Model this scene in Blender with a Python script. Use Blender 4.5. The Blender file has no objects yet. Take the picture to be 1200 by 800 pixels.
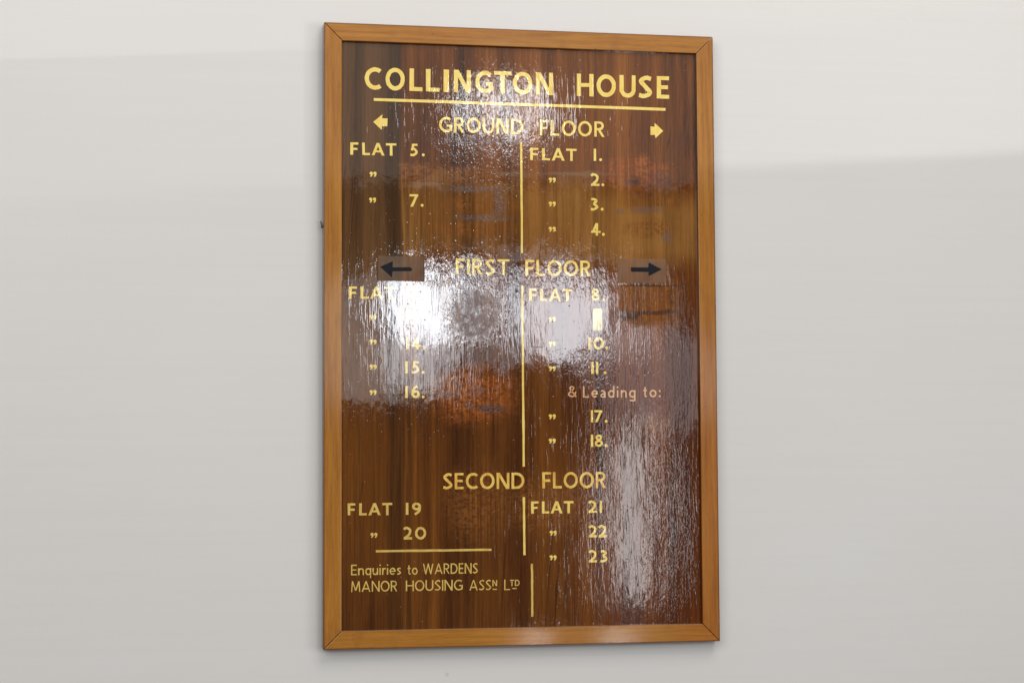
import bpy, bmesh, math, random
import numpy as np
from mathutils import Matrix, Vector

random.seed(7)
D = bpy.data
scene = bpy.context.scene
COL = scene.collection

# ------------------------------------------------------------------ camera
CAM = Vector((-0.25685729, -2.84370914, 0.2585312))
R3 = Matrix(((0.98256931, -0.0074127, -0.18574878),
             (-0.18582799, -0.06631775, -0.98034173),
             (-0.00505146, 0.99777102, -0.06653927)))
FOC = 2270.0                               # focal length in pixels of a 1200 px wide frame
T_FRAME = 0.026                            # the frame stands this far off the wall
T_PANEL = 0.0182                           # face of the wooden panel
W, H = 0.6, 0.92498                        # board size in metres
CAM.y -= T_FRAME

cd = D.cameras.new('camera')
cd.sensor_width = 36.0
cd.lens = FOC / 1200 * 36
cd.clip_start = 0.05
cd.clip_end = 100
co = D.objects.new('camera', cd)
COL.objects.link(co)
co.matrix_world = Matrix.Translation(CAM) @ R3.to_4x4()
scene.camera = co


def at(u, v, depth=T_PANEL):
    """point of the plane y = -depth seen at pixel u, v of the 1200x800 photograph"""
    d = R3 @ Vector(((u - 600) / FOC, -(v - 400) / FOC, -1.0))
    s = (-depth - CAM.y) / d.y
    return CAM + d * s


# ------------------------------------------------------------------ world and view
world = D.worlds.new('World')
scene.world = world
world.use_nodes = True
bg = world.node_tree.nodes['Background']
bg.inputs['Color'].default_value = (1.0, 0.98, 0.95, 1)
bg.inputs['Strength'].default_value = 0.12
scene.view_settings.view_transform = 'Standard'
scene.view_settings.look = 'None'
scene.view_settings.exposure = 0
scene.view_settings.gamma = 1


# ------------------------------------------------------------------ lamps
def area(name, loc, target, sx, sy, radiance, col=(1, 1, 1)):
    ld = D.lights.new(name, 'AREA')
    ld.shape = 'RECTANGLE'
    ld.size, ld.size_y = sx, sy
    ld.energy = radiance * sx * sy * math.pi
    ld.color = col
    o = D.objects.new(name, ld)
    COL.objects.link(o)
    o.location = loc
    o.rotation_euler = (Vector(target) - Vector(loc)).to_track_quat('-Z', 'Y').to_euler()
    return o


def window(name, u0, v0, u1, v1, radiance, dist=3.6, col=(1, 1, 1), oval=False):
    """a bright opening across the room that the varnish mirrors towards the camera; also sets added fills"""
    pts = []
    for u, v in ((u0, v0), (u1, v0), (u1, v1), (u0, v1)):
        p = at(u, v)
        d = p - CAM
        s = (dist - T_PANEL) / d.y
        pts.append((p.x + d.x * s, p.z + d.z * s))
    x0 = (pts[0][0] + pts[3][0]) / 2
    x1 = (pts[1][0] + pts[2][0]) / 2
    z1 = (pts[0][1] + pts[1][1]) / 2
    z0 = (pts[2][1] + pts[3][1]) / 2
    c = ((x0 + x1) / 2, -dist, (z0 + z1) / 2)
    o = area(name, c, (c[0], 0, c[2]), x1 - x0, z1 - z0, radiance, col)
    if oval:
        o.data.shape = 'ELLIPSE'
        o.data.energy *= math.pi / 4
    return o


def edge_lamp(name, loc, pa, pb, half_deg, radiance_gain, blend, soft, col):
    """added spot whose cone edge cuts its light off along a straight line through wall points pa, pb (lit above it)"""
    S, A, B = Vector(loc), Vector(pa), Vector(pb)
    e = (B - A).normalized()
    Q = A + e * (S - A).dot(e)
    gdir = (Q - S).normalized()
    up = e.cross(gdir)
    if up.z < 0:
        up = -up
    h = math.radians(half_deg)
    axis = up * math.sin(h) + gdir * math.cos(h)
    d = (Q - S).length
    ld = D.lights.new(name, 'SPOT')
    ld.spot_size = 2 * h
    ld.spot_blend = blend
    ld.shadow_soft_size = soft
    ld.energy = radiance_gain / 0.78 * math.pi * d * d * 4 * math.pi
    ld.color = col
    o = D.objects.new(name, ld)
    COL.objects.link(o)
    o.location = S
    o.rotation_euler = axis.to_track_quat('-Z', 'Y').to_euler()
    return o


# daylight from above, then unseen fills and band spots added for the wall
area('skylight', (0.8, -2.7, 2.9), (0.25, 0, 0.35), 2.0, 1.6, 4.0, (1.0, 0.95, 0.90))
window('right_fill', 1020, 250, 1560, 820, 3.1, col=(0.985, 0.99, 1.0))  # invented fill from the right, lifts the lower wall
window('left_fill', -950, -420, 110, 440, 3.35, col=(0.985, 0.985, 0.98))  # invented frontal fill from the left, kept clear of the varnish reflections
edge_lamp('left_band_spot', (-0.62, -1.25, at(190, 67, 0).z), at(0, 72, 0), at(370, 62, 0), 89, 0.050, 0.004, 0.003, (1.0, 0.98, 0.96))  # spot added to make the lighter band at upper left
edge_lamp('right_band_spot', (1.02, -0.95, at(1050, 192, 0).z), at(845, 204, 0), at(1200, 183, 0), 89, 0.10, 0.015, 0.010, (1.0, 0.98, 0.95))  # spot added to make the lighter band at upper right
# what the varnish mirrors
window('tall_window', 450, 304, 556, 406, 23, col=(0.90, 0.945, 1.0), oval=True)
window('tall_window_foot', 450, 370, 534, 462, 7, col=(0.92, 0.95, 1.0), oval=True)
window('second_window', 604, 308, 716, 424, 13, col=(0.90, 0.93, 1.0), oval=True)
window('between_windows', 400, 290, 790, 428, 1.6, dist=4.1, col=(0.96, 0.95, 1.0), oval=True)
window('fanlight', 540, 88, 640, 166, 18, col=(0.95, 0.97, 1.0), oval=True)
window('glazed_door', 718, 488, 764, 712, 8, col=(1.0, 0.94, 0.92), oval=True)
window('door_surround', 672, 470, 812, 735, 0.5, dist=4.2, col=(1.0, 0.95, 0.94), oval=True)
window('glint_light_right', 704, 742, 742, 758, 22, col=(1.0, 0.95, 0.93), oval=True)  # small unseen light added for the right glint on the bottom rail
window('glint_light_left', 612, 743, 642, 757, 26, col=(0.96, 0.95, 1.0), oval=True)  # small unseen light added for the left glint on the bottom rail
window('pale_wall_left', 370, 330, 500, 472, 2.2, dist=4.1, col=(1.0, 0.97, 0.95))
window('pale_wall_right', 700, 380, 850, 505, 2.1, dist=4.0, col=(0.97, 0.95, 1.0), oval=True)
window('pale_ceiling', 360, -120, 860, 215, 0.8, dist=4.4, col=(1.0, 0.95, 0.9))


# ------------------------------------------------------------------ shader helpers
class NT:
    def __init__(self, name):
        self.m = D.materials.new(name)
        self.m.use_nodes = True
        self.t = self.m.node_tree
        self.t.nodes.clear()
        self.out = self.t.nodes.new('ShaderNodeOutputMaterial')
        self.bsdf = self.t.nodes.new('ShaderNodeBsdfPrincipled')
        self.t.links.new(self.bsdf.outputs[0], self.out.inputs['Surface'])
        self.pos = self.t.nodes.new('ShaderNodeTexCoord').outputs['Object']

    def put(self, sock, v):
        if hasattr(v, 'links') or isinstance(v, bpy.types.NodeSocket):
            self.t.links.new(v, sock)
        elif v is not None:
            if isinstance(v, tuple) and len(v) == 3 and sock.type == 'RGBA':
                v = v + (1,)
            sock.default_value = v

    def set(self, name, v):
        self.put(self.bsdf.inputs[name], v)

    def math(self, op, a, b=None, c=None, clamp=False):
        n = self.t.nodes.new('ShaderNodeMath')
        n.operation = op
        n.use_clamp = clamp
        for i, v in enumerate((a, b, c)):
            if v is not None:
                self.put(n.inputs[i], v)
        return n.outputs[0]

    def vmath(self, op, a, b=None):
        n = self.t.nodes.new('ShaderNodeVectorMath')
        n.operation = op
        self.put(n.inputs[0], a)
        if b is not None:
            self.put(n.inputs[1], b)
        return n.outputs['Value'] if op in ('LENGTH', 'DOT_PRODUCT') else n.outputs[0]

    def scaled(self, sx, sy, sz, rot=None):
        v = self.pos
        if rot:
            n = self.t.nodes.new('ShaderNodeVectorRotate')
            n.rotation_type = 'Y_AXIS'
            self.put(n.inputs['Vector'], v)
            n.inputs['Angle'].default_value = rot
            v = n.outputs[0]
        return self.vmath('MULTIPLY', v, (sx, sy, sz))

    def noise(self, vec, scale=1.0, detail=3.0, rough=0.5, dist=0.0, color=False):
        n = self.t.nodes.new('ShaderNodeTexNoise')
        self.put(n.inputs['Vector'], vec)
        n.inputs['Scale'].default_value = scale
        n.inputs['Detail'].default_value = detail
        n.inputs['Roughness'].default_value = rough
        n.inputs['Distortion'].default_value = dist
        return n.outputs['Color' if color else 'Fac']

    def voronoi(self, vec, scale=1.0, rnd=1.0):
        n = self.t.nodes.new('ShaderNodeTexVoronoi')
        self.put(n.inputs['Vector'], vec)
        n.inputs['Scale'].default_value = scale
        n.inputs['Randomness'].default_value = rnd
        return n.outputs['Distance'], n.outputs['Color']

    def range(self, v, a, b, c=0.0, d=1.0, smooth=True):
        n = self.t.nodes.new('ShaderNodeMapRange')
        n.interpolation_type = 'SMOOTHSTEP' if smooth else 'LINEAR'
        self.put(n.inputs['Value'], v)
        n.inputs['From Min'].default_value = a
        n.inputs['From Max'].default_value = b
        self.put(n.inputs['To Min'], c)
        self.put(n.inputs['To Max'], d)
        return n.outputs[0]

    def ramp(self, v, stops):
        n = self.t.nodes.new('ShaderNodeValToRGB')
        self.put(n.inputs[0], v)
        e = n.color_ramp.elements
        while len(e) < len(stops):
            e.new(0.5)
        for k, (p, c) in zip(e, stops):
            k.position = p
            k.color = c + (1,)
        return n.outputs[0]

    def mix(self, f, a, b, mode='MIX'):
        n = self.t.nodes.new('ShaderNodeMix')
        n.data_type = 'RGBA'
        n.blend_type = mode
        self.put(n.inputs[0], f)
        self.put(n.inputs[6], a)
        self.put(n.inputs[7], b)
        return n.outputs[2]

    def xz(self, vec=None):
        n = self.t.nodes.new('ShaderNodeSeparateXYZ')
        self.put(n.inputs[0], self.pos if vec is None else vec)
        return n.outputs[0], n.outputs[2]

    def warped(self, amp, scale, sx=1.0, sz=1.0):
        c = self.noise(self.scaled(sx, 1, sz), scale, 4.0, 0.6, color=True)
        d = self.vmath('SUBTRACT', c, (0.5, 0.5, 0.5))
        return self.vmath('ADD', self.pos, self.vmath('MULTIPLY', d, (amp, amp, amp)))

    def blob(self, vec, u, v, ru, rv, soft=0.4, box=False):
        """mask of a worn or stained spot centred on the board, radii in photo pixels"""
        c = at(u, v)
        k = 0.00133
        d = self.vmath('SUBTRACT', vec, (c.x, 0, c.z))
        d = self.vmath('MULTIPLY', d, (1 / (ru * k), 0, 1 / (rv * k)))
        if box:
            a = self.vmath('ABSOLUTE', d)
            x, z = self.xz(a)
            r = self.math('MAXIMUM', x, z)
        else:
            r = self.vmath('LENGTH', d)
        return self.range(r, 1 + soft, 1 - soft)

    def any(self, *ms):
        r = ms[0]
        for m in ms[1:]:
            r = self.math('MAXIMUM', r, m)
        return r

    def bump(self, height, dist, strength=1.0, normal=None):
        n = self.t.nodes.new('ShaderNodeBump')
        n.inputs['Strength'].default_value = strength
        n.inputs['Distance'].default_value = dist
        self.put(n.inputs['Height'], height)
        if normal is not None:
            self.put(n.inputs['Normal'], normal)
        return n.outputs[0]


def varnish(n, gain=1.0):
    """brushed, rippled old varnish: normal and roughness shared by everything it covers"""
    warp = n.warped(0.030, 22.0)
    puck = n.any(n.math('MULTIPLY', n.blob(warp, 575, 178, 70, 60), 0.5), n.math('MULTIPLY', n.blob(warp, 575, 130, 60, 45), 0.75), n.math('MULTIPLY', n.blob(warp, 790, 620, 36, 110), 0.5), n.math('MULTIPLY', n.blob(warp, 700, 560, 22, 80), 0.4),
                 n.blob(warp, 640, 330, 90, 22), n.blob(warp, 540, 318, 60, 22), n.blob(warp, 558, 368, 36, 36),
                 n.math('MULTIPLY', n.blob(warp, 700, 430, 26, 50), 0.5), n.math('MULTIPLY', n.blob(warp, 780, 440, 40, 60), 0.4))
    # long brushed runs: flat tops, steep flanks
    s1 = n.noise(n.scaled(230, 230, 16, rot=0.01), 1.0, 2.0, 0.55, 0.15)
    s2 = n.noise(n.scaled(420, 420, 40), 1.0, 1.0, 0.5)
    streak = n.math('ADD', n.range(s1, 0.48, 0.62), n.math('MULTIPLY', n.range(s2, 0.50, 0.68), 0.45))
    # shorter runs and puckers
    r1 = n.noise(n.scaled(210, 210, 95), 1.0, 2.0, 0.6, 0.8)
    ripple = n.range(r1, 0.46, 0.64)
    p1 = n.noise(n.scaled(420, 420, 300), 1.0, 1.0, 0.5)
    peel = n.range(p1, 0.56, 0.74)
    sag = n.noise(n.scaled(34, 34, 15), 1.0, 2.0, 0.5, 0.4)
    d, nibc = n.voronoi(n.scaled(150, 150, 150))
    nib = n.range(d, 0.20, 0.0)
    calm = n.range(n.noise(n.scaled(30, 30, 9), 1.0, 2.0), 0.36, 0.62, 0.30, 1.0)
    h = n.math('MULTIPLY', streak, n.math('MULTIPLY', calm, 0.60))
    h = n.math('MULTIPLY_ADD', ripple, n.range(puck, 0, 1, 0.05, 1.25), h)
    h = n.math('MULTIPLY_ADD', peel, n.range(puck, 0, 1, 0.14, 0.55), h)
    h = n.math('MULTIPLY_ADD', sag, 4.5, h)
    h = n.math('MULTIPLY_ADD', n.noise(n.scaled(70, 70, 50), 1.0, 2.0, 0.55, 0.8), n.range(puck, 0, 1, 1.2, 3.6), h)
    h = n.math('MULTIPLY_ADD', nib, n.range(n.xz(nibc)[0], 0.66, 0.70, 0.0, 0.8), h)
    nor = n.bump(h, 0.000040 * gain)
    return nor, warp


# ------------------------------------------------------------------ panel wood
def panel_material():
    n = NT('varnished_veneer')
    x, z = n.xz()
    # grain
    g1 = n.noise(n.scaled(120, 120, 3.2), 1.0, 4.0, 0.6, 0.25)
    g2 = n.noise(n.scaled(420, 420, 7.0), 1.0, 3.0, 0.6)
    g3 = n.noise(n.scaled(26, 26, 1.3), 1.0, 2.0, 0.5, 0.3)
    g4 = n.noise(n.scaled(9, 9, 2.4), 1.0, 3.0, 0.55, 0.5)
    g5 = n.noise(n.scaled(700, 700, 60), 1.0, 2.0, 0.6)
    g = n.math('ADD', n.math('MULTIPLY', g1, 0.20), n.math('MULTIPLY', g2, 0.19))
    g = n.math('ADD', g, n.math('MULTIPLY', g3, 0.33))
    g = n.math('ADD', g, n.math('MULTIPLY', g4, 0.24))
    g = n.math('ADD', g, n.math('MULTIPLY', g5, 0.10))
    wood = n.ramp(g, [(0.39, (0.022, 0.0062, 0.0011)), (0.49, (0.090, 0.0258, 0.0032)),
                      (0.57, (0.150, 0.0470, 0.0058)), (0.66, (0.225, 0.0770, 0.0100))])
    # faded golden band across the middle, brown above, dark below
    wp = n.warped(0.045, 16.0)
    wz = n.xz(wp)[1]
    z_a, z_b, z_c = at(600, 214).z, at(600, 300).z, at(600, 475).z
    soft = n.range(x, 0.24, 0.34, 0.006, 0.045)
    wz2 = n.math('SUBTRACT', wz, n.math('MULTIPLY', n.range(n.noise(n.scaled(11, 11, 3), 1.0, 2.0), 0.35, 0.65), 0.022))
    top_fade = n.math('DIVIDE', n.math('SUBTRACT', z_a, wz2), soft, clamp=True)
    faded = n.math('MULTIPLY', top_fade, n.range(wz, z_b - 0.03, z_b + 0.02))
    x_l = at(470, 260).x
    curve = n.math('MULTIPLY_ADD', n.noise(n.scaled(0, 0, 6), 1.0, 1.0), 0.02, x_l - 0.010)
    right_of = n.range(n.math('SUBTRACT', x, curve), -0.001, 0.002)
    faded = n.math('MULTIPLY', faded, right_of)
    gold = n.ramp(g, [(0.40, (0.095, 0.038, 0.008)), (0.5, (0.195, 0.087, 0.020)), (0.62, (0.27, 0.130, 0.032))])
    wood = n.mix(n.math('MULTIPLY', faded, n.range(g4, 0.35, 0.6, 0.55, 0.9)), wood, gold)
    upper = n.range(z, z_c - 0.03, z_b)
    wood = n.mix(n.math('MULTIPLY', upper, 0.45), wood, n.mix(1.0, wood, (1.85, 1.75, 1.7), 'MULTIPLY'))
    redl = n.math('MULTIPLY', n.range(x, at(640, 600).x, at(740, 600).x), n.range(z, z_b, z_c))
    wood = n.mix(n.math('MULTIPLY', redl, 0.75), wood, n.mix(1.0, wood, (0.92, 0.66, 0.62), 'MULTIPLY'))
    # left leaf of veneer: duller, greyer
    lf = n.math('MULTIPLY', n.math('SUBTRACT', 1.0, right_of), upper)
    grey = n.ramp(g, [(0.34, (0.026, 0.013, 0.006)), (0.5, (0.085, 0.045, 0.018)), (0.68, (0.14, 0.080, 0.034))])
    wood = n.mix(n.math('MULTIPLY', lf, 0.75), wood, grey)
    # dark heartwood streak down the left and faint darker leaves
    wx = n.math('ADD', x, n.math('MULTIPLY', n.noise(n.scaled(0, 0, 5), 1.0, 2.0), 0.022))
    dk = None
    for u, wpx, s in ((462, 13, 0.62), (478, 4, 0.5), (420, 6, 0.25), (545, 5, 0.3), (700, 4, 0.35), (786, 9, 0.3)):
        c = at(u, 400).x + 0.011
        m = n.range(n.math('ABSOLUTE', n.math('SUBTRACT', wx, c)), wpx * 0.00133, wpx * 0.0005, 0, s)
        dk = m if dk is None else n.any(dk, m)
    dk = n.math('MULTIPLY', dk, n.range(g2, 0.3, 0.6, 1.0, 0.75))
    wood = n.mix(dk, wood, (0.011, 0.0055, 0.0025))
    # thin dark pore lines, a little tilted right of the middle
    ln = n.noise(n.scaled(150, 150, 1.6, rot=-0.075), 1.0, 1.0, 0.4)
    ln = n.range(n.math('ABSOLUTE', n.math('SUBTRACT', ln, 0.5)), 0.014, 0.0)
    ln = n.math('MULTIPLY', ln, n.range(n.noise(n.scaled(9, 9, 5)), 0.42, 0.58))
    wood = n.mix(n.math('MULTIPLY', ln, 0.65), wood, (0.012, 0.006, 0.003))
    # red-brown stains where name plates were pulled off
    w3 = n.warped(0.018, 90.0, 0.45, 1.6)
    w2 = n.warped(0.034, 40.0, 1.0, 1.8)
    red = n.any(n.blob(w2, 556, 462, 46, 30, 0.45), n.blob(w2, 745, 204, 40, 18, 0.4))
    red2 = n.any(n.blob(w2, 486, 205, 17, 13, 0.25, True), n.blob(w2, 757, 355, 36, 26, 0.3, True),
                 n.blob(w3, 566, 240, 42, 9, 0.5), n.blob(w3, 556, 268, 46, 8, 0.6), n.blob(w3, 545, 205, 40, 8, 0.6), n.blob(w3, 770, 238, 34, 6, 0.6), n.blob(w3, 762, 268, 30, 10, 0.6), n.blob(w3, 768, 498, 14, 12, 0.6), n.blob(w2, 640, 590, 40, 30, 0.6), n.blob(w2, 560, 590, 30, 36, 0.8))
    gr = n.range(n.noise(n.scaled(150, 150, 210), 1.0, 4.0, 0.7), 0.42, 0.57, 0.30, 1.2)
    wood = n.mix(n.math('MULTIPLY', n.math('MULTIPLY', red, gr), 0.95, clamp=True), wood, n.mix(n.range(g2, 0.35, 0.65), (0.20, 0.045, 0.008), (0.38, 0.115, 0.022)))
    wood = n.mix(n.math('MULTIPLY', n.math('MULTIPLY', red2, gr), 0.72, clamp=True), wood, n.mix(n.range(g2, 0.35, 0.65), (0.15, 0.050, 0.010), (0.31, 0.115, 0.025)))
    dk2 = n.any(n.blob(w3, 757, 334, 36, 1.8, 0.5), n.blob(w3, 762, 366, 30, 3.0, 0.5), n.blob(w3, 735, 370, 14, 5, 0.6), n.blob(w3, 745, 213, 6, 4, 0.6), n.blob(w3, 575, 478, 14, 3, 0.6))
    wood = n.mix(n.math('MULTIPLY', dk2, 0.75), wood, (0.040, 0.015, 0.005))
    # torn dull residue: horizontal smears and flakes
    sm = n.any(n.blob(w3, 560, 222, 38, 3.0, 0.6), n.blob(w3, 566, 255, 30, 4, 0.6), n.blob(w3, 585, 240, 7, 16, 0.6),
               n.blob(w3, 560, 166, 48, 4, 0.7), n.blob(w3, 738, 214, 5, 4, 0.5), n.blob(w3, 775, 212, 14, 9, 0.6),
               n.blob(w3, 758, 246, 20, 3, 0.6), n.blob(w3, 781, 278, 7, 7, 0.5), n.blob(w3, 728, 248, 5, 2.5, 0.5),
               n.blob(w3, 525, 462, 10, 3, 0.7), n.blob(w3, 562, 457, 6, 5, 0.6), n.blob(w3, 575, 479, 16, 5, 0.7),
               n.blob(w3, 548, 475, 6, 3, 0.6), n.blob(w3, 589, 432, 6, 7, 0.6), n.blob(w3, 520, 430, 10, 6, 0.6))
    edge = n.any(n.blob(w3, 500, 216, 24, 2.2, 0.6), n.blob(w3, 600, 204, 20, 2.2, 0.7), n.blob(w3, 675, 204, 40, 2.5, 0.7))
    fl = n.range(n.noise(n.scaled(330, 330, 420), 1.0, 3.0, 0.7), 0.45, 0.56)
    sm = n.math('MULTIPLY', sm, fl)
    wood = n.mix(n.math('MULTIPLY', sm, 0.75), wood, (0.115, 0.078, 0.080))
    wood = n.mix(n.math('MULTIPLY', edge, 0.35), wood, (0.30, 0.19, 0.12))
    # pale dust specks
    d, c = n.voronoi(n.scaled(95, 95, 95))
    sp = n.math('MULTIPLY', n.range(d, 0.09, 0.04), n.range(n.xz(c)[0], 0.80, 0.82))
    wood = n.mix(n.math('MULTIPLY', sp, 0.55), wood, (0.42, 0.32, 0.20))
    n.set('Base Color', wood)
    n.set('Roughness', 0.5)
    n.set('Specular IOR Level', 0.0)
    nor, warp = varnish(n)
    # abraded places lie dull; under the clear stickers the coat does not show
    r_d = n.noise(n.scaled(130, 130, 90), 1.0, 3.0, 0.6)
    dull = n.any(n.math('MULTIPLY', n.blob(w2, 557, 369, 27, 29, 0.3), n.range(r_d, 0.35, 0.6, 0.45, 1.0)), n.math('MULTIPLY', sm, 0.6))
    rough = n.math('MULTIPLY_ADD', dull, 0.17, 0.030)
    rough = n.math('ADD', rough, n.range(n.noise(n.scaled(60, 60, 14), 1.0, 3.0), 0.45, 0.75, 0, 0.03))
    coat = n.math('SUBTRACT', 1.0, n.math('MULTIPLY', dull, 0.3))
    jag = n.math('MAXIMUM', n.blob(w3, 757, 352, 33, 14, 0.12, True), n.blob(w3, 757, 372, 34, 9, 0.5))
    jag = n.math('MULTIPLY', n.any(jag, n.blob(w3, 750, 338, 34, 5, 0.3, True)), n.range(n.xz(w3)[1], at(700, 352).z, at(700, 348).z, 1.0, 0.95))
    coat = n.math('MULTIPLY', coat, n.math('SUBTRACT', 1.0, n.math('MULTIPLY', jag, 0.8)))
    under = n.any(n.blob(n.pos, 469.7, 314.4, 26.8, 14.4, 0.01, True), n.blob(n.pos, 752.2, 317.2, 28.6, 14.1, 0.01, True))
    coat = n.math('MULTIPLY', coat, n.math('SUBTRACT', 1.0, under))
    n.set('Coat Weight', coat)
    n.set('Coat Roughness', rough)
    n.set('Coat IOR', 1.52)
    n.put(n.bsdf.inputs['Coat Normal'], nor)
    n.put(n.bsdf.inputs['Normal'], n.bump(g2, 0.00006))
    return n.m


def gold_material(name, base, second, worn=0.0):
    n = NT(name)
    b = n.noise(n.scaled(140, 140, 60), 1.0, 3.0, 0.6)
    c = n.mix(n.range(b, 0.40, 0.66), base, second)
    d = n.noise(n.scaled(700, 700, 240), 1.0, 2.0, 0.6)
    c = n.mix(n.range(d, 0.66, 0.80, 0, 0.35 + worn), c, (0.18, 0.09, 0.02))
    n.set('Base Color', c)
    n.set('Roughness', 0.45)
    n.set('Specular IOR Level', 0.2)
    nor, warp = varnish(n)
    n.set('Coat Weight', 1.0)
    n.set('Coat Roughness', 0.03)
    n.put(n.bsdf.inputs['Coat Normal'], nor)
    return n.m


def rail_material(name, along):
    """honey coloured hardwood, grain along x or z, edges darkened by old stain, sides by painted shade"""
    n = NT(name)
    s = (lambda a, b: n.scaled(a, b, b)) if along == 'x' else (lambda a, b: n.scaled(b, b, a))
    g1 = n.noise(s(7, 190), 1.0, 4.0, 0.6, 0.3)
    g2 = n.noise(s(60, 900), 1.0, 3.0, 0.6)
    g3 = n.noise(s(5, 30), 1.0, 2.0, 0.5)
    g = n.math('ADD', n.math('MULTIPLY', g1, 0.5), n.math('ADD', n.math('MULTIPLY', g2, 0.25), n.math('MULTIPLY', g3, 0.3)))
    c = n.ramp(g, [(0.36, (0.28, 0.098, 0.010)), (0.50, (0.395, 0.154, 0.018)), (0.66, (0.50, 0.215, 0.029))])
    # right rail and foot are redder
    x, z = n.xz()
    t_geo = n.t.nodes.new('ShaderNodeNewGeometry')
    rd = n.math('MULTIPLY', n.range(x, 0.50, 0.58), n.range(z, 0.75, 0.10))
    c = n.mix(n.math('MULTIPLY', rd, 0.6), c, n.mix(1.0, c, (0.92, 0.72, 0.80), 'MULTIPLY'))
    bl = n.noise(n.scaled(26, 26, 12), 1.0, 3.0, 0.6)
    c = n.mix(n.range(bl, 0.55, 0.75, 0, 0.35), c, (0.24, 0.085, 0.018))
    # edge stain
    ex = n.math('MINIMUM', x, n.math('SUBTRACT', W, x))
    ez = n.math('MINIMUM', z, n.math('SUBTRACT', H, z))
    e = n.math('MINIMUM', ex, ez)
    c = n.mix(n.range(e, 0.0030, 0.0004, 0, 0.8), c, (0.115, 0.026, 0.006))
    # shade of the crease round the panel is painted into the rail sides, the foot ledge holds dust
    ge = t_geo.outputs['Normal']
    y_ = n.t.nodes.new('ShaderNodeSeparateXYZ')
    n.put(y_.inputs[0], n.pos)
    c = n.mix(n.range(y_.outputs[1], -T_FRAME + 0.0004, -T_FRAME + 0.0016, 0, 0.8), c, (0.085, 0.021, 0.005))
    dust = n.math('MULTIPLY', n.range(n.xz(ge)[1], 0.75, 0.95), n.range(z, 0.05, 0.04))
    c = n.mix(n.math('MULTIPLY', dust, 0.75), c, (0.36, 0.31, 0.27))
    # dents
    d, k = n.voronoi(n.scaled(55, 55, 55))
    pit = n.math('MULTIPLY', n.range(d, 0.07, 0.03), n.range(n.xz(k)[0], 0.72, 0.74))
    c = n.mix(n.math('MULTIPLY', pit, 0.75), c, (0.05, 0.02, 0.006))
    n.set('Base Color', c)
    n.set('Roughness', 0.5)
    n.set('Specular IOR Level', 0.1)
    h = n.math('ADD', g2, n.noise(n.scaled(300, 300, 300), 1.0, 2.0))
    n.set('Coat Weight', 0.85)
    n.set('Coat Roughness', 0.09)
    n.put(n.bsdf.inputs['Normal'], n.bump(h, 0.00008))
    n.put(n.bsdf.inputs['Coat Normal'], n.bump(h, 0.000007))
    return n.m


def wall_material():
    n = NT('painted_plaster')
    a = n.noise(n.scaled(1.1, 1, 60), 1.0, 5.0, 0.7)
    b = n.noise(n.scaled(2.0, 1, 2.2), 1.0, 2.0, 0.5)
    f = n.math('ADD', n.math('MULTIPLY', a, 0.5), n.math('MULTIPLY', b, 0.5))
    c = n.ramp(f, [(0.32, (0.765, 0.748, 0.718)), (0.50, (0.785, 0.768, 0.740)), (0.68, (0.800, 0.788, 0.764))])
    c = n.mix(n.math('MULTIPLY', n.blob(n.warped(0.004, 300.0), 526, 791, 2.2, 2.2, 0.5), 0.35), c, (0.45, 0.44, 0.42))
    n.set('Base Color', c)
    n.set('Roughness', 0.7)
    n.set('Specular IOR Level', 0.25)
    h = n.math('ADD', n.noise(n.scaled(240, 240, 240), 1.0, 3.0), n.math('MULTIPLY', n.noise(n.scaled(14, 14, 60), 1.0, 2.0), 1.5))
    n.put(n.bsdf.inputs['Normal'], n.bump(h, 0.00012))
    return n.m


def plain(name, col, rough=0.5, coat=0.0, var=0.12, scale=250):
    n = NT(name)
    f = n.noise(n.scaled(scale, scale, scale), 1.0, 3.0)
    dark = tuple(v * (1 - var * 2) for v in col)
    n.set('Base Color', n.mix(n.range(f, 0.35, 0.65), dark, col))
    n.set('Roughness', rough)
    n.set('Coat Weight', coat)
    return n.m


def film_material():
    """clear tape gone slightly milky"""
    n = NT('clear_film')
    t = n.t
    tr = t.nodes.new('ShaderNodeBsdfTransparent')
    tr.inputs[0].default_value = (0.96, 0.94, 0.93, 1)
    mx = t.nodes.new('ShaderNodeMixShader')
    sm = n.noise(n.scaled(90, 90, 60), 1.0, 3.0)
    n.set('Base Color', (0.42, 0.30, 0.22))
    n.set('Roughness', 0.4)
    n.set('Specular IOR Level', 0.15)
    n.put(mx.inputs[0], n.range(sm, 0.3, 0.8, 0.23, 0.35))
    t.links.new(tr.outputs[0], mx.inputs[1])
    t.links.new(n.bsdf.outputs[0], mx.inputs[2])
    t.links.new(mx.outputs[0], n.out.inputs['Surface'])
    return n.m


M_PANEL = panel_material()
M_GOLD = gold_material('gold_paint', (0.97, 0.73, 0.17), (0.93, 0.63, 0.115))
M_COPPER = gold_material('bronzed_gold_paint', (0.92, 0.62, 0.12), (0.78, 0.40, 0.055))
M_PINK = gold_material('coppery_gold_paint', (0.80, 0.47, 0.25), (0.74, 0.36, 0.11))
M_PALE = gold_material('thin_gold_paint', (0.78, 0.55, 0.13), (0.68, 0.44, 0.09), 0.15)
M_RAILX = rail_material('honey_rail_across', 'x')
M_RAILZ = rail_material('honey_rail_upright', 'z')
M_WALL = wall_material()
M_FILM = film_material()
M_INK = plain('printed_black', (0.013, 0.013, 0.019), 0.6)
M_INK.node_tree.nodes['Principled BSDF'].inputs['Specular IOR Level'].default_value = 0.15
M_BACK = plain('dark_backing', (0.010, 0.005, 0.003), 0.8)
M_PATCH = gold_material('cream_gold_patch', (0.88, 0.76, 0.42), (0.80, 0.62, 0.24))
M_OUTLINE = plain('dark_lacquer_rim', (0.09, 0.048, 0.013), 0.5, 0.8)
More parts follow.
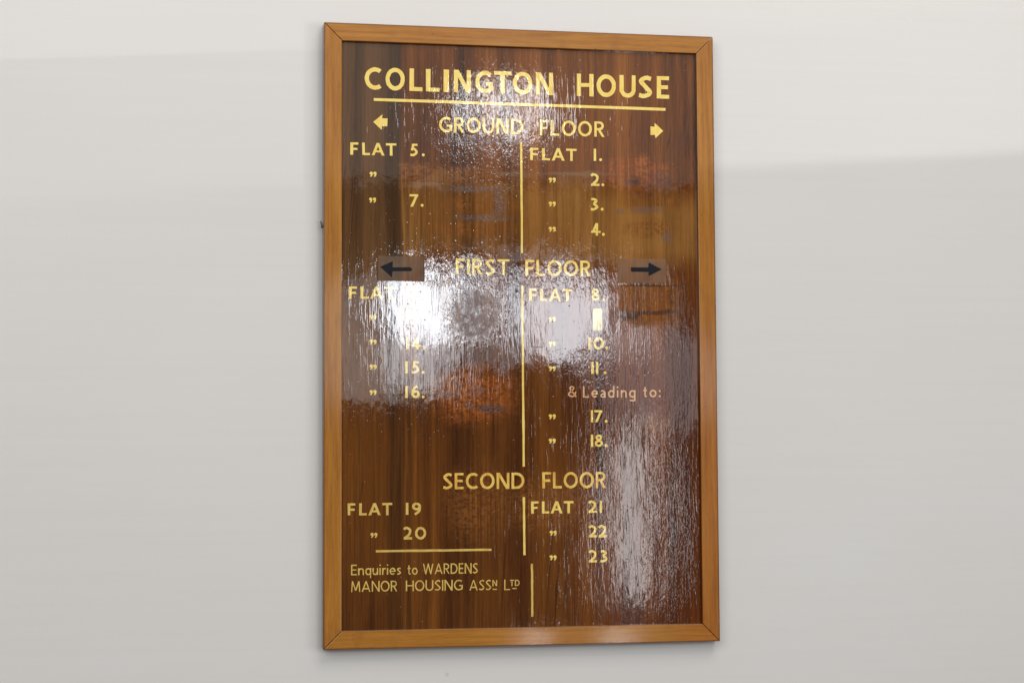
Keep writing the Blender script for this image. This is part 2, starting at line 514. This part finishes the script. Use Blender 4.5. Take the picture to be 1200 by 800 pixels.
M_METAL = plain('dull_steel', (0.30, 0.29, 0.27), 0.45)
M_FLAKE = plain('white_filler', (0.80, 0.79, 0.77), 0.7)


# ------------------------------------------------------------------ mesh helpers
def link_mesh(name, verts, faces, mat, parent=None, bevel=0.0, smooth=False):
    me = D.meshes.new(name)
    me.from_pydata([tuple(v) for v in verts], [], faces)
    bm = bmesh.new()
    bm.from_mesh(me)
    if bevel > 0:
        bmesh.ops.recalc_face_normals(bm, faces=bm.faces)
        bmesh.ops.bevel(bm, geom=list(bm.edges), offset=bevel, segments=3, profile=0.5, affect='EDGES')
    bm.to_mesh(me)
    bm.free()
    for p in me.polygons:
        p.use_smooth = smooth
    me.materials.append(mat)
    o = D.objects.new(name, me)
    COL.objects.link(o)
    if parent:
        o.parent = parent
    return o


def label(o, text):
    o['label'] = text
    return o


# ------------------------------------------------------------------ the wall
wall = link_mesh('wall', [(-3, 0, -2.0), (3.6, 0, -2.0), (3.6, 0, 3.0), (-3, 0, 3.0),
                          (-3, 0.1, -2.0), (3.6, 0.1, -2.0), (3.6, 0.1, 3.0), (-3, 0.1, 3.0)],
                 [(0, 1, 2, 3), (7, 6, 5, 4), (4, 5, 1, 0), (5, 6, 2, 1), (6, 7, 3, 2), (7, 4, 0, 3)], M_WALL)
wall['kind'] = 'structure'

# ------------------------------------------------------------------ the board
board = D.objects.new('directory_board', None)
COL.objects.link(board)
board['label'] = 'tall varnished wooden flat directory board with gold lettering and honey coloured frame on pale wall'
board['category'] = 'directory board'

RW = 0.0268                                # rail width
GAP = 0.00035                              # open mitre joints


def box(x0, x1, y0, y1, z0, z1):
    v = [(x0, y0, z0), (x1, y0, z0), (x1, y0, z1), (x0, y0, z1), (x0, y1, z0), (x1, y1, z0), (x1, y1, z1), (x0, y1, z1)]
    f = [(0, 1, 2, 3), (7, 6, 5, 4), (4, 5, 1, 0), (5, 6, 2, 1), (6, 7, 3, 2), (7, 4, 0, 3)]
    return v, f


v, f = box(RW - 0.004, W - RW + 0.004, -T_PANEL, -0.0115, RW - 0.004, H - RW + 0.004)
panel = link_mesh('back_panel', v, f, M_PANEL, board)
v, f = box(0.006, W - 0.006, -0.011, -0.0008, 0.006, H - 0.006)
link_mesh('backing_sheet', v, f, M_BACK, board)


def rail(pts, mat):
    """pts: outer a, outer b, inner b, inner a in the front plane"""
    fr = [(x, -T_FRAME, z) for x, z in pts]
    bk = [(x, -0.0005, z) for x, z in pts]
    return link_mesh('frame_rail', fr + bk, [(0, 1, 2, 3), (7, 6, 5, 4), (4, 5, 1, 0), (5, 6, 2, 1), (6, 7, 3, 2), (7, 4, 0, 3)],
                     mat, board, bevel=0.0011)


g = GAP
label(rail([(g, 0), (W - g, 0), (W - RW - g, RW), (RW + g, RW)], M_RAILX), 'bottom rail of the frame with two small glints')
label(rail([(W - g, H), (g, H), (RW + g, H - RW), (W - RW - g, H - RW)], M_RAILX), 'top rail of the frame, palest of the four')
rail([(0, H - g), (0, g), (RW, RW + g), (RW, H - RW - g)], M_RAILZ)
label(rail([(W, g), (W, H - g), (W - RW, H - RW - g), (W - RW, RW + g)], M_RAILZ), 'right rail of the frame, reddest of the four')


# ------------------------------------------------------------------ lettering
def cr(points, n=7):
    """smooth curve through points"""
    p = [np.array(q, float) for q in points]
    p = [2 * p[0] - p[1]] + p + [2 * p[-1] - p[-2]]
    out = []
    for i in range(1, len(p) - 2):
        for k in range(n):
            t = k / n
            a, b, c, d = p[i - 1], p[i], p[i + 1], p[i + 2]
            out.append(0.5 * (2 * b + (c - a) * t + (2 * a - 5 * b + 4 * c - d) * t * t + (3 * b - a - 3 * c + d) * t ** 3))
    out.append(p[-2])
    return out


def ribbon(path, w):
    p = [np.array(q, float) for q in path]
    quads, L, Rr = [], [], []
    for i in range(len(p)):
        a, b = p[max(i - 1, 0)], p[min(i + 1, len(p) - 1)]
        t = (b - a) / (np.linalg.norm(b - a) + 1e-9)
        nn = np.array((-t[1], t[0])) * w / 2
        L.append(p[i] + nn)
        Rr.append(p[i] - nn)
    return ('strip', L, Rr)


def rect(x0, y0, x1, y1):
    return ('strip', [np.array((x0, y0)), np.array((x1, y0))], [np.array((x0, y1)), np.array((x1, y1))])


def diag(x0, y0, x1, y1, w):
    dx, dy = x1 - x0, y1 - y0
    h = w / 2 * math.hypot(dx, dy) / abs(dy)
    return ('strip', [np.array((x0 - h, y0)), np.array((x1 - h, y1))], [np.array((x0 + h, y0)), np.array((x1 + h, y1))])


def arc(cx, cy, rx, ry, a0, a1, w, n=26):
    L, Rr = [], []
    for i in range(n + 1):
        a = math.radians(a0 + (a1 - a0) * i / n)
        L.append(np.array((cx + rx * math.cos(a), cy + ry * math.sin(a))))
        Rr.append(np.array((cx + (rx - w) * math.cos(a), cy + (ry - w) * math.sin(a))))
    return ('strip', L, Rr)


def disc(cx, cy, r):
    n = 14
    L = [np.array((cx + r * math.cos(math.pi * i / n), cy + r * math.sin(math.pi * i / n))) for i in range(n + 1)]
    Rr = [np.array((cx + r * math.cos(math.pi * i / n), cy - r * math.sin(math.pi * i / n))) for i in range(n + 1)]
    return ('strip', L, Rr)


def glyph(ch, w):
    """humanist sans capitals drawn stroke by stroke; returns (width, strokes) for cap height 1"""
    t = w / 2
    X = 0.66
    if ch == 'A':
        b = 0.92
        h = w * 0.54
        return b, [diag(h, 0, b / 2, 1, w * .95), diag(b - h, 0, b / 2, 1, w * .95), rect(.24, .24, b - .24, .24 + w * .85)]
    if ch == 'C':
        return .76, [arc(.47, .5, .47, .5, 52, 308, w)]
    if ch == 'D':
        return .80, [rect(0, 0, w, 1), rect(w, 1 - w * .9, .34, 1), rect(w, 0, .34, w * .9), arc(.33, .5, .47, .5, -90, 90, w)]
    if ch == 'E':
        return .56, [rect(0, 0, w, 1), rect(w, 0, .56, w * .9), rect(w, 1 - w * .9, .55, 1), rect(w, .5 - w * .38, .50, .5 + w * .5)]
    if ch == 'F':
        return .56, [rect(0, 0, w, 1), rect(w, 1 - w * .9, .56, 1), rect(w, .5 - w * .55, .50, .5 + w * .35)]
    if ch == 'G':
        return .84, [arc(.48, .5, .48, .5, 50, 322, w), rect(.84 - w, .10, .84, .50), rect(.50, .50 - w * .85, .84 - w, .50)]
    if ch == 'H':
        return .76, [rect(0, 0, w, 1), rect(.76 - w, 0, .76, 1), rect(w, .5 - w * .4, .76 - w, .5 + w * .5)]
    if ch in 'I1':
        return w, [rect(0, 0, w, 1)]
    if ch == 'L':
        return .56, [rect(0, 0, w, 1), rect(w, 0, .56, w * .9)]
    if ch == 'M':
        return .95, [diag(t, 0, .10 + t * .6, 1, w * .9), diag(.95 - t, 0, .85 - t * .6, 1, w * .9),
                     diag(.12 + t * .6, 1, .475, .12, w * .9), diag(.83 - t * .6, 1, .475, .12, w * .9)]
    if ch == 'N':
        return .79, [rect(0, 0, w, 1), rect(.79 - w, 0, .79, 1), diag(w * .62, 1, .79 - w * .62, 0, w)]
    if ch in 'O0':
        return .90, [arc(.45, .5, .45, .505, 0, 360, w, 44)]
    if ch == 'P':
        return .60, [rect(0, 0, w, 1)]
    if ch == 'R':
        return .67, [rect(0, 0, w, 1), rect(w, 1 - w * .88, .34, 1), rect(w, .43, .34, .43 + w * .85),
                     arc(.33, .715, .29, .285, -90, 90, w * .95), diag(.67 - t * 1.1, 0, .31, .45, w * .95)]
    if ch == 'S':
        b = .60
        return b, [ribbon(cr([(b - .06, .86), (b * .56, 1 - t), (t + .02, .76), (b * .48, .525), (b - t - .01, .25), (b * .46, t), (.03, .13)]), w)]
    if ch == 'T':
        return .76, [rect(0, 1 - w * .9, .76, 1), rect(.38 - t, 0, .38 + t, 1 - w * .9)]
    if ch == 'U':
        return .75, [rect(0, .36, w, 1), rect(.75 - w, .36, .75, 1), arc(.375, .36, .375, .365, 180, 360, w)]
    if ch == 'W':
        return 1.22, [diag(t * 1.1, 1, .32, 0, w * .92), diag(.32, 0, .61, 1, w * .92), diag(.61, 1, .90, 0, w * .92), diag(.90, 0, 1.22 - t * 1.1, 1, w * .92)]
    if ch == '2':
        b = .70
        return b, [ribbon(cr([(.05, .80), (.17, .93), (.36, 1 - t), (b - t - .06, .74), (.46, .42), (t * 1.3, t * 1.1)]), w), rect(.02, 0, b, w * .95)]
    if ch == '3':
        b = .62
        return b, [ribbon(cr([(.06, .90), (.27, 1 - t), (b - t - .05, .77), (.24, .54)]), w), ribbon(cr([(.24, .55), (b - t, .29), (.28, t), (.02, .10)]), w)]
    if ch == '4':
        return .76, [rect(.56 - w, 0, .56, 1), rect(0, .22, .56 - w, .22 + w * .85), rect(.56, .22, .76, .22 + w * .85), diag(w * .55, .22, .56 - w * .55, 1, w * .85)]
    if ch == '5':
        b = .62
        return b, [rect(.13, 1 - w * .9, b - .03, 1), diag(.10 + t * .8, .50, .14 + t, 1 - w * .5, w * .9),
                   ribbon(cr([(.09, .50), (.30, .60), (b - t, .33), (.28, t), (.02, .11)]), w)]
    if ch == '6':
        b = .68
        return b, [arc(b / 2, .32, b / 2, .32, 0, 360, w, 36), ribbon(cr([(t, .34), (.15, .70), (.46, .985)]), w)]
    if ch == '7':
        return .70, [rect(0, 1 - w * .9, .70, 1), diag(.17, 0, .70 - t * 1.3, 1 - w * .5, w)]
    if ch == '8':
        return .66, [arc(.33, .755, .275, .25, 0, 360, w * .92, 32), arc(.33, .285, .33, .29, 0, 360, w * .95, 36)]
    if ch == '9':
        b = .68
        return b, [arc(b / 2, .68, b / 2, .32, 0, 360, w, 36), ribbon(cr([(b - t, .66), (b - .15, .30), (b - .46, .015)]), w)]
    if ch == '.':
        return w * 1.15, [disc(w * .58, w * .55, w * .6)]
    if ch == ':':
        return w * 1.2, [disc(w * .6, w * .6, w * .65), disc(w * .6, .55, w * .65)]
    if ch == '"':
        r = w * .62
        st = []
        for x in (r, r + .31):
            st += [disc(x, 1 - r, r), ribbon(cr([(x + r * .35, 1 - r), (x + r * .42, 1 - r * 2.1), (x - r * .35, 1 - r * 3.3)], 4), r * .85)]
        return .31 + r * 2, st
    if ch == '&':
        return .74, [ribbon(cr([(.74, .03), (.50, .33), (.21, .70), (.21, .88), (.35, 1 - t), (.50, .86), (.44, .68), (.14, .40), (t, .22), (.30, t), (.53, .13), (.70, .47)]), w * .9)]
    if ch == 'a':
        return .48, [rect(.48 - w, 0, .48, .45), ribbon(cr([(.07, X - .08), (.25, X - t), (.48 - t, .44)]), w), arc(.24, .19, .24, .20, 0, 360, w * .9, 24)]
    if ch == 'd':
        return .58, [rect(.58 - w, 0, .58, 1.04), arc(.30, X / 2, .30, X / 2 + .01, 25, 335, w, 28)]
    if ch == 'e':
        return .58, [arc(.29, X / 2, .29, X / 2 + .01, 0, 312, w, 28), rect(w * .8, X / 2 - w * .4, .58, X / 2 + w * .4)]
    if ch == 'g':
        return .56, [rect(.56 - w, -.10, .56, X), arc(.29, X / 2, .29, X / 2 + .01, 25, 335, w, 28), ribbon(cr([(.56 - t, -.09), (.50, -.24), (.28, -.32 + t), (.06, -.24)]), w)]
    if ch == 'i':
        return w, [rect(0, 0, w, X), disc(t, .92, w * .6)]
    if ch == 'n':
        return .54, [rect(0, 0, w, X), rect(.54 - w, 0, .54, .40), arc(.285, .39, .255, X - .385, 0, 165, w, 18)]
    if ch == 'o':
        return .62, [arc(.31, X / 2, .31, X / 2 + .01, 0, 360, w, 30)]
    if ch == 'q':
        return .58, [rect(.58 - w, -.30, .58, X), arc(.30, X / 2, .30, X / 2 + .01, 25, 335, w, 28)]
    if ch == 'r':
        return .34, [rect(0, 0, w, X), arc(.29, .36, .28, X - .36, 70, 170, w, 12)]
    if ch == 's':
        b = .40
        return b, [ribbon(cr([(b - .04, X - .10), (b * .56, X - t), (t, X * .76), (b * .5, X * .51), (b - t, X * .26), (b * .42, t), (.02, .09)]), w)]
    if ch == 't':
        return .36, [rect(.10, .12, .10 + w, .90), rect(0, X - w * .9, .10, X), rect(.10 + w, X - w * .9, .33, X), ribbon(cr([(.10 + t, .14), (.15 + t, t + .01), (.34, .07)]), w)]
    if ch == 'u':
        return .54, [rect(.54 - w, 0, .54, X), rect(0, .26, w, X), arc(.255, .265, .255, .275, 195, 360, w, 18)]
    return .35, []


class Sheet:
    """collects strokes in photo pixels; each stroke a hair above the last"""
    def __init__(self):
        self.v, self.f, self.k = [], [], 0

    def add(self, stroke, to_px, jit=0.12):
        _, L, Rr = stroke
        dep = T_PANEL + 0.00025 + self.k * 0.000012
        self.k = (self.k + 1) % 40
        a = len(self.v)
        for l, r in zip(L, Rr):
            for q in (l, r):
                u, v = to_px(q[0], q[1])
                self.v.append(at(u + random.gauss(0, jit), v + random.gauss(0, jit), dep))
        for i in range(len(L) - 1):
            q = (a + 2 * i, a + 2 * i + 2, a + 2 * i + 3, a + 2 * i + 1)
            P = [self.v[k] for k in q]
            area2 = sum(P[k].x * P[(k + 1) % 4].z - P[(k + 1) % 4].x * P[k].z for k in range(4))
            self.f.append(q if area2 > 0 else q[::-1])     # faces look at the viewer

    def poly(self, pts):
        a = len(self.v)
        dep = T_PANEL + 0.00025 + self.k * 0.000012
        self.k += 1
        self.v += [at(u, v, dep) for u, v in pts]
        P = self.v[a:]
        n = len(P)
        s = sum(P[k].x * P[(k + 1) % n].z - P[(k + 1) % n].x * P[k].z for k in range(n))
        self.f.append(tuple(range(a, a + n)) if s > 0 else tuple(range(a + n - 1, a - 1, -1)))

    def build(self, name, mat, text=None, parent=None):
        o = link_mesh(name, self.v, self.f, mat, parent or board)
        if text:
            o['label'] = text
        return o


def slope(v):
    return 0.0375 - (v - 27) * 0.0591 / 734


def word(sh, text, x0, x1, base, cap, w, jit=0.10, spaces=None):
    """set text from pixel x0 to x1 on a baseline starting at pixel row base, cap height in pixels"""
    gl = [glyph(c, w) for c in text]
    nat = sum(g_[0] for g_ in gl) * cap
    n = len(text) - 1
    gap = (x1 - x0 - nat) / n if n else 0
    kx = 1.0
    if n and gap < 0.11 * cap:
        gap = 0.11 * cap
        kx = (x1 - x0 - gap * n) / nat
    elif n and gap > 0.30 * cap:
        gap = 0.30 * cap
        kx = (x1 - x0 - gap * n) / nat
    x = x0
    s = slope(base)
    for wd, st in gl:
        def to_px(gx, gy, x=x):
            u = x + gx * cap * kx
            return u, base + (u - x0) * s - gy * cap
        for k in st:
            sh.add(k, to_px, jit)
        x += wd * cap * kx + gap


def letters(sh, text, boxes, base, cap, w):
    """letters with measured pixel extents each"""
    s = slope(base)
    x0 = boxes[0][0]
    for c, (a, b) in zip(text, boxes):
        wd, st = glyph(c, w)
        k = (b - a) / (wd * cap)
        def to_px(gx, gy, a=a, k=k):
            u = a + gx * cap * k
            return u, base + (u - x0) * s - gy * cap
        for q in st:
            sh.add(q, to_px, 0.10)


# title
TB = [(427.4, 447.2), (451.8, 474.4), (480, 495), (499, 515), (519.8, 526), (531.8, 551.8), (557, 577.5),
                                (579, 599.3), (601, 623.8), (628, 648), (676, 695.5), (699, 721.8), (726, 745), (748, 764.5), (769.5, 784.3)]
sh = Sheet()
letters(sh, 'COLLINGTON', TB[:10], 105.0, 26.3, 0.19)
sh.build('title_lettering', M_GOLD, 'large gold lettering reading COLLINGTON')
sh = Sheet()
letters(sh, 'HOUSE', TB[10:], 105.0 + slope(105) * 248.6, 26.3, 0.19)
sh.build('title_lettering', M_GOLD, 'large gold lettering reading HOUSE')


def rule(x0, y0, x1, y1, th, text=None, mat=M_GOLD):
    sh = Sheet()
    n = 12
    dx, dy = x1 - x0, y1 - y0
    L_ = math.hypot(dx, dy)
    nx, ny = -dy / L_ * th / 2, dx / L_ * th / 2
    pts = [(x0 + dx * i / n, y0 + dy * i / n) for i in range(n + 1)]
    L = [np.array((p[0] + nx, p[1] + ny)) for p in pts]
    Rr = [np.array((p[0] - nx, p[1] - ny)) for p in pts]
    sh.add(('strip', L, Rr), lambda a, b: (a, b), 0.10)
    return sh.build('rule_line', mat, text)


rule(438, 116.7, 780, 128.3, 3.3, 'long gold rule under the heading')
rule(610.7, 167, 611.7, 296.5, 2.5, 'upright gold rule of the ground floor')
rule(612.0, 334, 613.8, 546.5, 2.5, 'upright gold rule of the first floor')
rule(613.9, 582, 614.6, 650, 2.6, 'upright gold rule of the second floor')
rule(623.3, 660, 623.9, 722, 2.5, 'short upright gold rule at the foot', M_PALE)
rule(440.5, 645.5, 576, 643.7, 2.6, 'gold rule above the enquiries line', M_PALE)

# floor headings
for t1, a0, a1, t2, b0, b1, base1, base2, cap, mat, txt in (
        ('GROUND', 514.5, 613, 'FLOOR', 632.5, 708.5, 155.0, 158.6, 18.0, M_GOLD, 'gold heading word reading'),
        ('FIRST', 534, 597, 'FLOOR', 615.7, 692.5, 321.6, 323.0, 18.6, M_GOLD, 'gold heading word reading'),
        ('SECOND', 519, 614.5, 'FLOOR', 635.5, 710.5, 573.0, 572.0, 19.0, M_COPPER, 'bronzed gold heading word reading')):
    sh = Sheet()
    word(sh, t1, a0, a1, base1, cap, 0.163)
    sh.build('floor_heading', mat, txt + ' ' + t1)
    sh = Sheet()
    word(sh, t2, b0, b1, base2, cap, 0.163)
    sh.build('floor_heading', mat, f'{txt} {t2} after {t1}')


# flat entries: word or ditto, number
def entry(first, fx0, fx1, fbase, num, nx0, nx1, nbase, cap=14.8, dot=None, mat=M_GOLD):
    sh = Sheet()
    if first == 'FLAT':
        s = slope(fbase)
        k = (fx1 - fx0) / 53.8
        offs = ((0, 9.4), (13.8, 23), (24.8, 40), (41.6, 53.8))
        for c, (a, b) in zip('FLAT', offs):
            wd, st = glyph(c, 0.195)
            q = (b - a) * k / (wd * cap)
            def to_px(gx, gy, a=a, q=q):
                u = fx0 + a * k + gx * cap * q
                return u, fbase + (u - fx0) * s - gy * cap
            for z_ in st:
                sh.add(z_, to_px, 0.10)
    elif first == '"':
        wd, st = glyph('"', 0.22)
        def to_px(gx, gy):
            return fx0 + gx * 14.3, fbase - (gy - 0.55) * 12.6
        for z_ in st:
            sh.add(z_, to_px, 0.06)
    if first == 'FLAT':
        sh.build('flat_lettering', mat, f'gold word FLAT before number {num}')
    else:
        sh.build('ditto_mark', mat, f'gold ditto mark before number {num}' if num else 'gold ditto mark whose number is gone')
    if num:
        sh = Sheet()
        word(sh, num, nx0, nx1, nbase, cap, 0.195)
        if dot:
            wd, st = glyph('.', 0.21)
            for z_ in st:
                sh.add(z_, lambda gx, gy: (dot + gx * 13.5, nbase + 0.2 - gy * 13.5), 0.06)
        sh.build('flat_number', mat, f'gold flat number {num}')


entry('FLAT', 410.6, 464.4, 181.4, '5', 480.6, 491.4, 183.0, 14.5, 494.4)
entry('"', 433, 441, 207.0, None, 0, 0, 0)
entry('"', 432.5, 441, 237.3, '7', 480, 492, 242.0, 14.5, 493.0)
entry('FLAT', 621.3, 675.8, 187.5, '1', 695.8, 699, 188.6, 14.2, 702.2)
for yd, num, x0, x1, b, dot in ((213.8, '2', 692.2, 703, 218, 704.8), (241.9, '3', 692, 702.6, 246.6, 704.0), (271.4, '4', 692.8, 704, 276, 705.4)):
    entry('"', 643, 651, yd, num, x0, x1, b, 14.6, dot)
entry('FLAT', 408.8, 462.5, 349.8, '12', 475.5, 491, 350.4, 14.2, 494.5)
for yd, num, x0, x1, b, dot in ((374.6, '13', 475.5, 491, 379.5, 494.6), (403.4, '14', 475.7, 493.4, 409.3, 495.6),
                                (432.6, '15', 475.0, 491.4, 437.4, 494.2), (462.4, '16', 475.0, 492, 466.2, 494.3)):
    entry('"', 433, 441, yd, num, x0, x1, b, 14.4, dot)
entry('FLAT', 620, 670.5, 352.4, '8', 693, 703.4, 352.4, 14.2, 706)
entry('"', 643, 651, 377, None, 0, 0, 0)
for yd, num, x0, x1, b, dot in ((405.6, '10', 689.6, 708, 409.2, 709.4), (434.4, '11', 693, 701.2, 437.8, 707.4),
                                (490.8, '17', 692.4, 705.8, 494.6, 708.8), (519.2, '18', 692.4, 706.4, 523.2, 708.6)):
    entry('"', 643, 651, yd, num, x0, x1, b, 14.2, dot)
entry('FLAT', 407.4, 459.8, 603.6, '19', 475.5, 493.4, 602.8, 14.2, mat=M_PALE)
entry('"', 434, 442, 629.5, '20', 472.8, 499.4, 631.8, 14.5, mat=M_PALE)
entry('FLAT', 622.4, 672, 601.4, '21', 689.4, 705.6, 600.6, 14.2)
entry('"', 644, 652, 627, '22', 689.8, 711.2, 629.4, 14.2)
entry('"', 644, 652, 655.8, '23', 689.8, 712, 658.6, 14.2)

# the line leading to the upper flats
sh = Sheet()
word(sh, '&', 665.6, 674.4, 465.2, 13.2, 0.14)
word(sh, 'Leading', 683, 744.6, 465.6, 13.2, 0.14)
word(sh, 'to:', 753.6, 774.2, 465.2, 13.2, 0.14)
sh.build('leading_line', M_PINK, 'thin coppery line reading & Leading to:')

# foot lines
sh = Sheet()
word(sh, 'Enquiries', 411.4, 470, 673.6, 12.3, 0.125)
word(sh, 'to', 477.6, 489.4, 673.0, 12.3, 0.125)
word(sh, 'WARDENS', 495.6, 560, 672.3, 12.2, 0.135)
sh.build('enquiries_line', M_PALE, 'thin gold line reading Enquiries to WARDENS')
sh = Sheet()
word(sh, 'MANOR', 411.4, 465.6, 693.2, 12.5, 0.125)
word(sh, 'HOUSING', 475.6, 542.2, 692.2, 12.5, 0.125)
word(sh, 'ASS', 550, 575.6, 691.4, 12.3, 0.125)
word(sh, 'N', 577, 582.6, 686.4, 7.2, 0.17)
word(sh, 'L', 590.8, 597, 691.0, 12.3, 0.125)
word(sh, 'TD', 597.4, 609, 686.2, 7.2, 0.17)
sh.add(rect(577.5, 689.4, 582.4, 690.6), lambda a, b: (a, b), 0.05)
sh.add(rect(600.5, 688.4, 605.5, 689.6), lambda a, b: (a, b), 0.05)
sh.build('association_line', M_PALE, 'thin gold line reading MANOR HOUSING ASSN LTD')

# fat painted arrows beside GROUND FLOOR
for pts, txt in (([(437.4, 143), (448.2, 134.2), (447.8, 139), (454.2, 138.9), (453.8, 148.2), (447.8, 148), (447.2, 152.4)], 'fat gold arrow pointing left'),
                 ([(777.2, 153.6), (767.2, 144.2), (767, 148.8), (762.2, 148.2), (762.4, 158.4), (767.4, 158.2), (768.2, 162)], 'fat gold arrow pointing right')):
    sh = Sheet()
    sh.poly(pts)
    sh.build('painted_arrow', M_GOLD, txt)

# clear stickers with a black arrow
for corners, arrow, txt in (
        ([(443, 299.6), (496.3, 300.6), (496.5, 328.8), (443.2, 328.8)],
         [(445.4, 312.6), (460.4, 306.0), (460.0, 313.2), (480.6, 313.1), (483.0, 315.0), (482.2, 317.6), (460.2, 317.8), (459.2, 325.0)], 'clear sticker with a black arrow pointing left'),
        ([(723.5, 303), (780.5, 303.6), (780.8, 331.6), (724, 331)],
         [(775.4, 315.6), (760.2, 323.4), (760, 318.6), (739.6, 318.2), (739.2, 313.2), (759.8, 313.4), (760.2, 307.4)], 'clear sticker with a black arrow pointing right')):
    sh = Sheet()
    sh.k = 36
    sh.poly(corners)
    st = sh.build('arrow_sticker', M_FILM, txt)
    sh = Sheet()
    sh.k = 48
    sh.poly(arrow)
    sh.build('printed_arrow', M_INK, None, st)


# painted-out number
def rounded(x0, y0, x1, y1, r):
    out = []
    for cx, cy, a in ((x1 - r, y0 + r, -90), (x1 - r, y1 - r, 0), (x0 + r, y1 - r, 90), (x0 + r, y0 + r, 180)):
        for k in range(5):
            b = math.radians(a + k * 22.5)
            out.append((cx + r * math.cos(b) + random.gauss(0, .15), cy + r * math.sin(b) + random.gauss(0, .15)))
    return out


sh = Sheet()
sh.poly(rounded(693.4, 359.8, 706.9, 388.5, 2.6))
pt = sh.build('number_patch', M_OUTLINE, 'small patch painted over a flat number, dark at its rim')
sh = Sheet()
sh.k = 6
sh.poly(rounded(694.6, 361.0, 705.7, 387.2, 2.2))
sh.build('patch_paint', M_PATCH, None, pt)

# ------------------------------------------------------------------ bent nail by the left edge
c = at(375.2, 263.0, 0.0)
nail = D.objects.new('bent_nail', None)
COL.objects.link(nail)
nail.location = c
nail['label'] = 'tiny bent nail in a dab of white filler beside the left edge of the board'
nail['category'] = 'nail'


def tube(path, radii, seg=10):
    v, f = [], []
    for i, (p, r) in enumerate(zip(path, radii)):
        p = Vector(p)
        a = Vector(path[max(i - 1, 0)])
        b = Vector(path[min(i + 1, len(path) - 1)])
        t = (b - a).normalized()
        s = t.cross(Vector((0.3, 0.2, 0.93))).normalized()
        q = t.cross(s)
        for k in range(seg):
            an = 2 * math.pi * k / seg
            v.append(p + (s * math.cos(an) + q * math.sin(an)) * r)
    n = len(path)
    for i in range(n - 1):
        for k in range(seg):
            f.append((i * seg + k, i * seg + (k + 1) % seg, (i + 1) * seg + (k + 1) % seg, (i + 1) * seg + k))
    f.append(tuple(range(seg))[::-1])
    f.append(tuple((n - 1) * seg + k for k in range(seg)))
    return v, f


v, f = tube([(0.0018, 0.002, -0.004), (0.0016, -0.006, -0.0036), (0.0012, -0.010, -0.002), (0.0002, -0.011, 0.0012), (-0.0010, -0.011, 0.0035)],
            [0.0011, 0.0011, 0.0011, 0.0010, 0.0009])
link_mesh('shank', v, f, M_METAL, nail, smooth=True)
v, f = tube([(-0.0009, -0.0108, 0.0033), (-0.0015, -0.0112, 0.0042), (-0.0018, -0.0114, 0.0048)], [0.0020, 0.0026, 0.0018])
link_mesh('nail_head', v, f, M_FLAKE, nail, smooth=True)
